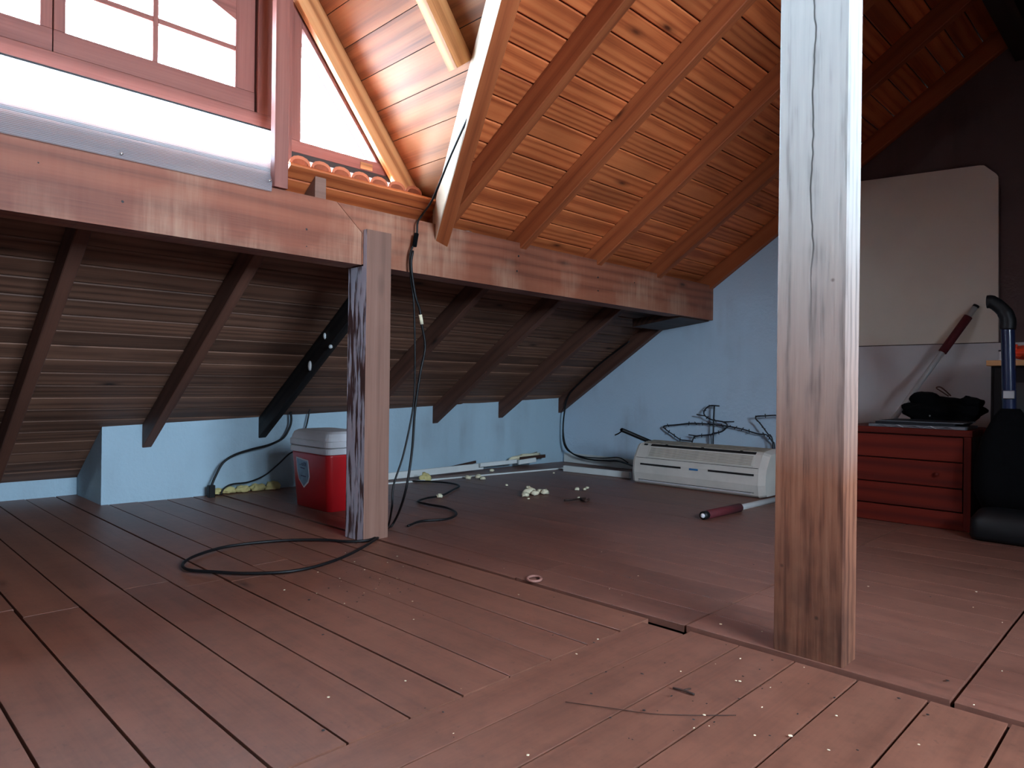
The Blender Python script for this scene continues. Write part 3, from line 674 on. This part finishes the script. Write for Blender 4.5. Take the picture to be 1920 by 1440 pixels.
def strip(name, i, t0, t1, y0, y1, th, mat, par=ac, dy=0):
    """plate on profile facet i..i+1 between fractions t0,t1"""
    A, B = V((pp[i][0], 0, pp[i][1])), V((pp[i+1][0], 0, pp[i+1][1])); n = V((-(B-A).z, 0, (B-A).x)).normalized()
    a, b = A.lerp(B, t0), A.lerp(B, t1)
    vs = [a+V((0, y0, 0)), a+V((0, y1, 0)), b+V((0, y1-dy, 0)), b+V((0, y0+dy, 0))]
    vs = [v-n*.002 for v in vs]+[v+n*th for v in vs]
    return mesh(name, vs, [(0, 1, 2, 3), (7, 6, 5, 4), (0, 1, 5, 4), (1, 2, 6, 5), (2, 3, 7, 6), (3, 0, 4, 7)], mat, par)
gr = strip('intake_grille', 4, .06, .92, AY0+.09, AY1-.11, .004, M['ac'], ac, .012)
for k in range(7): strip('grille_slat', 4, .14+k*.11, .19+k*.11, AY0+.11, AY1-.13, .0055, M['acdirty'], gr)
strip('intake_slot', 5, .0, .85, AY0+.10, AY1-.12, .004, M['dark'])
for k in range(3): strip('slot_clip', 5, .0, 1.0, AY0+.2+k*.3, AY0+.22+k*.3, .006, M['dark'])
strip('dusty_top', 6, .12, .98, AY0+.06, AY1-.03, .003, M['acdirty'])
strip('panel_seam', 3, .90, .97, AY0+.055, AY1-.025, .002, M['dark'])
strip('air_slot', 2, .80, .98, AY0+.06+.02, AY0+.42, .003, M['dark']); strip('air_slot', 2, .78, .96, AY1-.42, AY1-.07, .003, M['dark'])
strip('badge', 2, .74, .92, AY0+.50, AY0+.57, .003, M['blue'])
strip('lower_rib', 1, .1, .22, AY0+.10, AY1-.06, .006, M['lid'])
strip('lower_seam', 1, .24, .28, AY0+.08, AY1-.05, .002, M['dark'])
strip('indicator', 5, .2, .8, AY1-.085, AY1-.055, .004, M['dark'])
hose = tube('drain_hose', [(AX+.22, AY1-.10, .28), (AX+.20, AY1+.0, .315), (AX+.16, AY1+.08, .35), (AX+.10, AY1+.165, .392), (AX+.09, AY1+.175, .395)], .017, M['black'], ac)
tube('bare_wire', [(AX+.09, AY1+.17, .395), (AX+.09, AY1+.20, .37), (AX+.08, AY1+.235, .352)], .005, M['black'], hose, 6)

# ------------------------------------------------------------------ barbed wire figures against the end wall
WX = XG-.06
def zb(pts, X=WX): return [onX(1220+a/8, 750+b/8, X) for a, b in pts]
def barbs(par, path, every, r=.0035, ln=.016):
    acc = 0; P = spline(path, 8)
    for i in range(1, len(P)):
        acc += (P[i]-P[i-1]).length
        if acc > every:
            acc = 0; d = V((random.uniform(-.3, .3), random.uniform(-1, 1), random.uniform(-1, 1))).normalized()
            tube('barb', [P[i]-d*ln, P[i]+d*ln], r, M['iron'], par, 5, 0)
WR = .0065
lo_ = lambda p, dz: V((p.x, p.y, p.z+dz))
rod = zb([(955, 85), (945, 300), (940, 480), (935, 640)]); foot = V((rod[-1].x, rod[-1].y, .012))
dol = setp(empty('barbed_wire_figure', foot), 'barbed wire bent into a dollar sign on an upright rod', 'wire figure')
tube('rod', rod+[foot], WR, M['iron'], dol, 6, 4)
curl = zb([(1030, 90), (900, 85), (830, 125), (797, 195), (830, 250), (930, 300), (1090, 330), (1150, 385), (1090, 460), (1010, 490), (930, 500), (900, 520), (690, 540), (640, 580), (620, 640)])
tube('curl', curl, WR*.85, M['iron'], dol, 6, 6); barbs(dol, curl, .07)
for a, b in (((690, 218), (820, 240)), ((1080, 330), (1250, 325)), ((570, 522), (700, 540))):
    tube('barb', zb([a, b]), .005, M['iron'], dol, 6, 0)
tube('rod', zb([(905, 520), (910, 640)])+[V((rod[-1].x, foot.y+.012, .012))], .004, M['iron'], dol, 6, 0)
outl = zb([(620, 620), (520, 605), (440, 590), (330, 515), (225, 440), (205, 390), (400, 370), (600, 350), (800, 355), (1000, 375), (1200, 400), (1400, 445), (1600, 505), (1740, 525), (1820, 620)], WX+.02)
lf = outl[-1]
lp = setp(empty('barbed_wire_loop', (lf.x, lf.y, .01)), 'long flat leaf-shaped loop of barbed wire behind the dollar sign', 'wire figure')
tube('strand', outl+[V((lf.x, lf.y-.02, .3)), V((lf.x, lf.y-.02, .012))], WR*.8, M['iron'], lp, 6, 6); barbs(lp, outl, .055)
tri = zb([(1850, 230), (1720, 238), (1590, 245), (1580, 285), (1640, 350), (1750, 500), (1830, 630)], WX-.02)
tf = tri[-1]; top = onX(1500, 777, WX-.02)
tg = setp(empty('barbed_wire_hook', (tf.x, tf.y, .01)), 'angled barbed wire hook partly hidden by the near post', 'wire figure')
tube('strand', [top]+tri+[V((tf.x, tf.y, .012))], WR*.8, M['iron'], tg, 6, 6); barbs(tg, tri, .06)
bag = blob('black_bag', (4.95, 1.86, .165), (.10, .14, .165), M['blackcloth'], None, .18, 2.4, 3, 4, -.16); bag.location.z = .17
setp(bag, 'dark bundle beside the air conditioner, mostly behind the near post', 'bag')

# ------------------------------------------------------------------ poles with maroon grips
def pole(label, a, b, r, g0, g1, name='telescopic_pole'):
    a, b = V(a), V(b); o = setp(empty(name, a), label, 'pole', 'poles with maroon grips')
    tube('shaft', [a, b], r, M['shaft'], o, 12, 0)
    tube('grip', [a.lerp(b, g0), a.lerp(b, g1)], r*1.5, M['grip'], o, 12, 0)
    d = (b-a).normalized()
    return o, d
a, b = fl(1322, 966, .026), fl(1480, 931, .026)
o, d = pole('maroon-gripped pole lying on the floor in front of the air conditioner', a, b, .017, .02, .37)
tube('end_cap', [a-d*.022, a+d*.015], .024, M['black'], o, 12, 0); blob('end_plug', a-d*.024, (.014, .014, .014), M['lid'], o, 0, sub=2)
tp_ = onX(1830, 574, XG-.065); mid = onX(1722, 722, 4.97)
dd = (tp_-mid).normalized(); ft = mid - dd*((mid.z-.012)/dd.z)
o, d = pole('maroon-gripped chrome pole leaning on the end wall above the chest', ft, tp_, .0165, 0, .001)
Lp = (tp_-ft).length; g1 = onX(1815, 594, XG-.08); 
t1 = ((g1-ft).dot(d))/Lp; g0 = onX(1768, 662, 5.05); t0 = ((g0-ft).dot(d))/Lp
for c in list(o.children):
    if c.name.startswith('grip'): bpy.data.objects.remove(c)
tube('grip', [ft.lerp(tp_, t0), ft.lerp(tp_, t1)], .025, M['grip'], o, 12, 0)
tube('end_cap', [tp_-d*.008, tp_+d*.006], .0185, M['black'], o, 12, 0)
off = V((0, .026, -.012))
tube('inner_rod', [ft.lerp(tp_, t0)-d*.5+off*.6, ft.lerp(tp_, t0)+off*.6], .006, M['shaft'], o, 8, 0)

# ------------------------------------------------------------------ chest of drawers and what lies on it
HX, HX1, HY0, HY1, HH = 4.26, 4.74, .832, 1.47, .538
ch = setp(empty('drawer_chest', ((HX+HX1)/2, (HY0+HY1)/2, .0)), 'small reddish wooden chest of drawers beyond the near post', 'chest')
abox('top', (HX-.004, HY0-.004, HH-.035), (HX1, HY1, HH), M['chest'], ch, .004, axis=1)
abox('side', (HX+.02, HY0, .008), (HX1, HY0+.02, HH-.035), M['chestside'], ch, .002); abox('side', (HX+.02, HY1-.02, .008), (HX1, HY1, HH-.035), M['chestside'], ch, .002)
abox('back', (HX1-.012, HY0+.02, .01), (HX1, HY1-.02, HH-.035), M['chestside'], ch)
abox('stile', (HX, HY0, .008), (HX+.02, HY0+.034, HH-.035), M['chest'], ch, .002); abox('stile', (HX, HY1-.034, .008), (HX+.02, HY1, HH-.035), M['chest'], ch, .002)
abox('plinth', (HX+.004, HY0+.034, .008), (HX+.02, HY1-.034, .10), M['chest'], ch, .002)
abox('inner_back', (HX+.03, HY0+.03, .1), (HX+.04, HY1-.03, HH-.035), M['dark'], ch)
for k, (z0, z1) in enumerate(((.106, .224), (.230, .362), (.368, .497))):
    dr = abox('drawer', (HX+.003, HY0+.039, z0), (HX+.025, HY1-.039, z1), M['chest'], ch, .003)
    if k == 1:
        ky = onX(1757, 891, HX).y
        blob('knob', (HX-.010, ky, (z0+z1)/2), (.013, .013, .013), M['chest'], dr, 0, sub=2)
# papers
pap = []
for k, (x0, x1, y0, y1, z0, z1, m, lb, nm, ct) in enumerate((
    (HX+.0, HX+.30, HY0+.03, HY0+.50, HH+.001, HH+.016, 'paper', 'bottom crumpled grey paper of the stack on the red chest', 'paper_sheet', 'paper'),
    (HX+.015, HX+.30, HY0+.08, HY0+.47, HH+.017, HH+.030, 'print', 'dark magazine in the middle of the stack on the chest', 'magazine', 'magazine'),
    (HX+.03, HX+.33, HY0+.045, HY0+.455, HH+.031, HH+.036, 'paper', 'white-edged album on top of the paper stack', 'album', 'album'))):
    o = setp(abox(nm, (x0, y0, z0), (x1, y1, z1), M[m], None, .001, axis=1), lb, ct)
    if k == 2: abox('cover', (x0+.008, y0+.012, z1), (x1-.01, y1-.012, z1+.002), M['print'], o, .0005, axis=1)
    if k == 0:
        for j in range(5):
            yy = y0+.05+j*.08
            mesh('curled_leaf', [(x0-.004, yy, z0+.001), (x0-.012, yy+.03, z0+.012), (x0-.004, yy+.065, z0+.003), (x0+.05, yy+.06, z0+.014), (x0+.05, yy, z0+.014)], [(0, 1, 2, 3, 4)], M['lid' if j % 2 else 'paper'], o)
cb = setp(empty('cloth_bag', (HX+.41, HY0+.18, HH)), 'crumpled black cloth bag on the back of the red chest', 'bag')
blob('bag_body', (HX+.40, HY0+.225, HH+.075), (.085, .205, .088), M['blackcloth'], cb, .16, 2.6, 4, 2, -.072)
blob('bag_roll', (HX+.39, HY0+.315, HH+.155), (.06, .078, .05), M['blackcloth'], cb, .14, 2.2, 3, 6)
blob('bag_fold', (HX+.40, HY0+.09, HH+.135), (.055, .07, .04), M['blackcloth'], cb, .2, 3, 3, 9)
cl = [onX(1600+a/7.385, 720+b/7.385, HX+.40) for a, b in ((1320, 170), (1230, 110), (1150, 55), (1200, 42), (1270, 90), (1350, 165))]
tube('cord_loop', cl, .004, M['stick'], cb, 6, 6)
blob('snap', (HX+.318, HY0+.27, HH+.06), (.006, .006, .006), M['chrome'], cb, 0, sub=1)

# dark cabinet right of the chest
KX, KX1, KY0_, KY1_ = 4.52, 5.10, .02, .800
kb = setp(empty('side_cabinet', ((KX+KX1)/2, (KY0_+KY1_)/2, .0)), 'dark cabinet with pine top at the right edge', 'cabinet')
KT = onX(1840, 676, KX).z
abox('carcass', (KX+.02, KY0_, .006), (KX1, KY1_, KT-.03), M['cabinet'], kb, .003, axis=2)
abox('cabinet_top', (KX-.02, KY0_-.01, KT-.03), (KX1, KY1_+.015, KT), M['tabletop'], kb, .003, axis=1)
for a in (KY0_+.015, (KY0_+KY1_)/2+.004):
    dr = abox('door', (KX+.004, a, .06), (KX+.02, a+(KY1_-KY0_)/2-.02, KT-.045), M['cabinet'], kb, .003, axis=2)
    abox('inset', (KX, a+.06, .14), (KX+.006, a+(KY1_-KY0_)/2-.08, KT-.12), M['dark'], dr, .002, axis=2)
ob = setp(blob('orange_bag', (KX+.10, .53, KT+.042), (.09, .20, .048), M['orange'], None, .22, 2.6, 4, 3, -.04), 'crumpled orange plastic bag on the dark cabinet', 'bag')
tube('bag_knot', [(KX+.06, .67, KT+.03), (KX+.05, .70, KT+.06), (KX+.05, .705, KT+.085)], .012, M['orange'], ob, 8, 4, radii=[.022, .012, .018])
gj = setp(loft('small_jar', [rrect(KX+.05, KX+.09, .735, .775, .018, KT+z) for z in (.001, .05)], M['lid']), 'small grey jar on the corner of the dark cabinet', 'jar')
abox('jar_lid', (KX+.052, .737, KT+.05), (KX+.088, .773, KT+.058), M['dark'], gj)
# vacuum cleaner with a curved wand
vc = setp(empty('vacuum_cleaner', (4.28, .60, .004)), 'black upright vacuum cleaner with curved blue wand by the chest', 'vacuum cleaner')
VX = 4.22
g = lambda x, y: onX(x, y, VX)
tube('wand', [g(1893, 860), g(1892, 760), g(1890, 640), g(1889, 612)], .030, M['navy'], vc, 14, 4)
tube('handle', [g(1889, 618), g(1890, 602), g(1884, 586), g(1870, 572), g(1858, 566), g(1851, 566)], .034, M['black'], vc, 14, 6, radii=[.035, .035, .034, .032, .032, .034, .034])
abox('wand_clip', (VX-.04, g(1893, 740).y-.025, g(1893, 740).z-.02), (VX-.02, g(1893, 740).y+.02, g(1893, 740).z+.02), M['chrome'], vc)
bc = g(1893, 900)
loft('dust_bag', [rrect(VX-w, VX+w, bc.y-w*1.1, bc.y+w*1.1, w*.6, z) for z, w in ((.16, .10), (.25, .13), (.4, .125), (.52, .10), (.62, .06), (.66, .035))], M['blackcloth'], vc, True)
loft('motor_head', [rrect(VX-.17+i, VX+.15-i, bc.y-.16+i, bc.y+.145-i, .05, z) for z, i in ((.012, .01), (.03, 0), (.11, .004), (.15, .03), (.18, .07))], M['black'], vc, True)
for a in (-.13, .12): tube('wheel', [(VX+.08, bc.y+a, .04), (VX+.08, bc.y+a+.02, .04)], .032, M['black'], vc, 14, 0)
hb = blob('rubbish_bag', (4.22, .10, .24), (.2, .26, .25), M['blackcloth'], None, .2, 2.5, 4, 8, -.23); setp(hb, 'black rubbish bag on the floor at the right edge', 'bag')

# ------------------------------------------------------------------ cables
def cable(name, label, pts, r=.0055, per=8): return setp(tube(name, pts, r, M['black'], None, 8, per), label, 'cable')
CYF = BEAM_F-.03
c1 = [onP(974, 0, (0, BS, 1), RZ-.02), onP(931, 101, (0, BS, 1), RZ-.03), onP(887, 199, (0, BS, 1), RZ-.03), onP(846, 290, (0, BS, 1), RZ-.03), onP(812, 372, (0, BS, 1), RZ-.04)]
hang = [onY(x, y, CYF) for x, y in ((792, 402), (783, 418), (781, 442), (769, 478), (770, 520), (776, 570), (778, 680), (775, 760), (757, 850), (738, 910), (735, 950))]
e1 = [fl(728, 985, .008), fl(715, 1002, .007)]
hc = setp(tube('hanging_cable', c1+hang+e1, .0052, M['black'], None, 8, 6), 'black cable running down the valley, over the beam and to the floor', 'cable')
tube('tape_knot', [onY(781, 438, CYF-.006), onY(777, 462, CYF-.006)], .012, M['blackcloth'], hc, 8, 0)
h2 = [onY(x, y, CYF-.012) for x, y in ((774, 470), (771, 500), (779, 555), (787, 580), (790, 605), (797, 650), (788, 700), (778, 770), (772, 850), (758, 930))]
lpp = [fl(x, y, .009) for x, y in ((735, 985), (700, 1014), (640, 1046), (560, 1069), (470, 1075), (400, 1072), (352, 1068), (344, 1056), (372, 1040), (430, 1024), (520, 1014), (600, 1012), (650, 1015), (690, 1013), (712, 1004))]
lp2 = setp(tube('looped_cable', h2+lpp, .0062, M['black'], None, 8, 6), 'black cable hanging from the beam and looped on the floor boards', 'cable')
tube('splice_tape', [onY(788, 590, CYF-.012), onY(791, 608, CYF-.012)], .009, M['crumb'], lp2, 8, 0)
cable('floor_cable', 'black cable zigzagging on the floor right of the peeling post', [fl(x, y, .013) for x, y in ((765, 986), (790, 977), (838, 973), (856, 963), (838, 952), (800, 945), (784, 940), (800, 934), (828, 929), (850, 918), (861, 911), (845, 906), (812, 903), (770, 902))], .0062)
kw = lambda x, y: (lambda p: p)(onY(x, y, 4.53))
wc = cable('wall_cable', 'black cable curving down the blue knee wall to a floor plug left of the cooler', [kw(*p) for p in ((545, 772), (546, 790), (541, 806), (530, 822), (505, 834), (470, 843), (440, 853), (418, 868), (404, 893), (396, 912))], .008)
abox('plug', kw(396, 920)-V((.02, .018, .06)), kw(396, 920)+V((.02, .018, .035)), M['black'], wc, .004)
cable('wall_wire', 'thin black wire on the knee wall ending in the foam left of the cooler', [kw(*p) for p in ((600, 690), (598, 715), (582, 765), (574, 800), (560, 838), (541, 852), (520, 872), (495, 892), (465, 904), (435, 908), (420, 916), (414, 928))], .0055)
gx = lambda x, y: onX(x, y, XG-.085)
cable('corner_cable', 'black cable hanging along the end wall corner to the air conditioner', [gx(*p) for p in ((1180, 640), (1130, 678), (1090, 715), (1066, 742), (1058, 775), (1056, 810), (1062, 838), (1080, 854), (1110, 862), (1140, 864), (1165, 866))]+[(AX+.28, AY1+.02, .05)], .0075)
cable('corner_wire', 'second wire lying on the white trunking in the corner', [gx(*p) for p in ((1055, 805), (1056, 828), (1066, 846), (1092, 856), (1128, 859), (1160, 858), (1178, 868))], .005)

# ------------------------------------------------------------------ white strips, foam, small stuff
def strip_thing(name, label, a, b, w, h, mat='pvc', cat='strip', roll=(0, 0, 1)):
    return setp(bar(name, a, b, w, h, M[mat], None, roll, .002), label, cat)
zf = .0085
strip_thing('moulding_strip', 'long thin white moulding lying along the knee wall', fl(690, 910, .010), fl(1056, 878, .010), .014, .012)
strip_thing('cable_trunking', 'white trunking leaning on the knee wall right of the post', onY(718, 894, 4.42), onY(905, 874, 4.36), .022, .052)
strip_thing('cable_trunking', 'thin white trunking piece beyond the first, along the knee wall', onY(900, 872, 4.33), onY(968, 865, 4.30), .018, .034)
strip_thing('cable_trunking', 'short white trunking end piece nearest the corner', onY(972, 867, 4.30), onY(1004, 862, 4.28), .02, .04)
strip_thing('wooden_batten', 'dark brown stick leaning behind the white trunking', onY(830, 880, 4.45), onY(892, 866, 4.42), .012, .022, 'stick', 'stick')
strip_thing('wooden_batten', 'dark brown stick in the corner behind the short trunking', onY(975, 860, 4.38), onY(1022, 855, 4.34), .012, .03, 'stick', 'stick')
strip_thing('wall_trunking', 'white box trunking on the floor along the end wall, left of the air conditioner', fl(1058, 878, .03)+V((0, 0, 0)), fl(1182, 891, .03), .03, .05)
strip_thing('wall_trunking', 'white skirting strip on the end wall behind the box trunking', (XG-.012, 4.38, .05), (XG-.012, 3.1, .05), .018, .09)
def foam(label, px, py, s, seed, mat='foam', Y=None, cat='foam', name='foam_lump', amp=.35):
    c = fl(px, py, .004)
    if Y: c = onY(px, py, Y)
    o = blob(name, (c.x, c.y, s[2]*.5+.006), s, M[mat], None, amp, 3.2, 3, seed, -s[2]*.5)
    return setp(o, label, cat)
foam('yellow spray foam lump beside the hanging cable at the trunking', 797, 901, (.05, .04, .035), 1)
for k, (px, w) in enumerate(((412, .034), (432, .044), (458, .05), (485, .05), (512, .054))):
    p = onY(px, 925-k*2.2, 4.56)
    setp(blob('foam_lump', (p.x, KY(p.x)-.03, .02), (w, .035, .022+.004*k), M['foam'], None, .35, 3, 3, 20+k, -.014),
         'yellow spray foam lump in the row at the knee wall, %s' % ('nearest the plug', 'second from the plug', 'middle of the row', 'second from the cooler', 'nearest the cooler')[k], 'foam', 'foam row left of the cooler')
pf = setp(blob('foam_lump', onY(985, 856, 4.40), (.17, .02, .022), M['crumb'], None, .5, 5, 3, 31), 'long pale foam strip hanging off the wall in the corner', 'foam'); pf.rotation_euler = (0, math.radians(-3), 0)
foam('pale foam knob at the end of the corner strip', 1020, 866, (.035, .03, .035), 33)
names = []
cr = [((950, 911), .010, 'lone foam crumb left of the crumb pile'), ((985, 931), .022, 'flat leftmost crumb of the foam pile'), ((993, 926), .036, 'largest crumb in the middle of the foam pile'), ((991, 917), .018, 'round crumb perched at the back of the foam pile'),
      ((1003, 928), .024, 'crumb right of the largest in the foam pile'), ((1012, 924), .024, 'tall crumb on the right part of the foam pile'), ((1021, 926), .024, 'rightmost crumb of the foam pile'), ((991, 936), .007, 'tiny crumb in front of the foam pile'),
      ((1082, 919), .016, 'round crumb right of the foam pile'), ((1096, 919), .012, 'left crumb of the joined pair, far right'), ((1101, 916), .012, 'right crumb of the joined pair, far right'), ((1085, 934), .008, 'crumb beside the dark twig'),
      ((824, 933), .020, 'yellow crumb lying on the zigzag cable'), ((878, 898), .022, 'left white crumb by the thin moulding'), ((897, 897), .024, 'white crumb cluster by the thin moulding'), ((905, 899), .018, 'small white crumb right of the cluster'), ((922, 884), .018, 'yellow crumb between trunking and moulding'), ((1038, 888), .008, 'tiny crumb near the corner moulding')]
for k, ((px, py), s, lb) in enumerate(cr):
    p = fl(px, py, .006)
    setp(blob('foam_crumb', (p.x, p.y, s*.45+.007), (s*1.15, s*1.1, s*.8), M['crumb'], None, .35, 3.5, 2, 40+k, -s*.45), lb, 'foam crumb', 'foam crumbs on the floor')
# twigs and debris
tw = setp(tube('dry_twig', [fl(1058, 938, .010), fl(1072, 937, .012), fl(1088, 935, .012), fl(1098, 934, .012)], .006, M['stick'], None, 6, 4), 'dark twig on the floor right of the foam crumbs', 'twig')
tube('twig_fork', [fl(1088, 935, .012), fl(1099, 939, .014), fl(1104, 936, .012)], .009, M['stick'], tw, 6, 4)
t2 = setp(tube('dry_twig', [fl(1262, 1290, .002), fl(1280, 1294, .004), fl(1302, 1302, .002)], .0028, M['stick'], None, 6, 4), 'small forked twig on the front boards', 'twig')
tube('twig_fork', [fl(1280, 1294, .004), fl(1295, 1291, .004)], .002, M['stick'], t2, 5, 0)
sw = setp(tube('fine_thread', [fl(x, y, .001) for x, y in ((1060, 1316), (1140, 1327), (1220, 1338), (1300, 1341), (1380, 1341))], .0009, M['stick'], None, 5, 6), 'hair-thin dark thread curving across the front boards', 'thread')
setp(tube('metal_washer', [fl(1002+13*math.cos(a), 1085+5*math.sin(a), .012) for a in [k*math.pi/8 for k in range(17)]], .005, M['ring'], None, 6, 2), 'small pale ring on the floor seam', 'ring')
from mathutils import noise
bm = bmesh.new()
for k in range(150):
    px, py = random.uniform(560, 1900), random.uniform(1030, 1430)
    if k < 50: px, py = random.gauss(680, 60), random.gauss(1090, 26)
    elif k < 90: px, py = random.gauss(1340, 110), random.gauss(1290, 60)
    if py < 1015: continue
    p = fl(px, py, .002)
    if p.x > 1.9: p.z = .011
    r = random.uniform(.0015, .0035)
    res = bmesh.ops.create_icosphere(bm, subdivisions=1, radius=r, matrix=Matrix.Translation(p) @ Matrix.Diagonal((random.uniform(.6, 1.8), random.uniform(.6, 1.8), .4, 1)))
    mi = 0 if random.random() < .4 else 1
    for v in res['verts']:
        for f in v.link_faces: f.material_index = mi
me = bpy.data.meshes.new('floor_debris'); bm.to_mesh(me); bm.free(); me.materials.append(M['crumb']); me.materials.append(M['dark'])
setp(link('floor_debris', me), 'specks of grit and paint flakes scattered on the floor boards', 'debris', kind='stuff')
# white insulators on the charred rafter
dk = lambda x, y: onX(x, y, 2.215-.03)
for k, (px, py, s, lb) in enumerate(((609, 630, (.01, .012, .02), 'small white insulator high on the charred rafter'), (620, 650, (.012, .014, .012), 'bright white knob on the charred rafter near the post'), (581, 686, (.012, .016, .032), 'lower grey insulator on the charred rafter'))):
    p = dk(px, py)
    ins = setp(blob('wire_insulator', p, s, M['white'], None, .08, 2, 2, k), lb, 'insulator', 'insulators on the charred rafter')
    tube('wire_tie', [p+V((.0, .012, .0)), p+V((.012, 0, .0)), p+V((0, -.012, 0))], .003, M['iron'], ins, 5, 3)
p = onY(878, 431, BEAM_F+.04)
setp(blob('metal_clip', (p.x, BEAM_F+.04, BEAM_HI+.006), (.03, .015, .01), M['chrome'], None, .2, 3, 2, 1, -.006), 'small pale metal clip lying on top of the beam', 'clip')
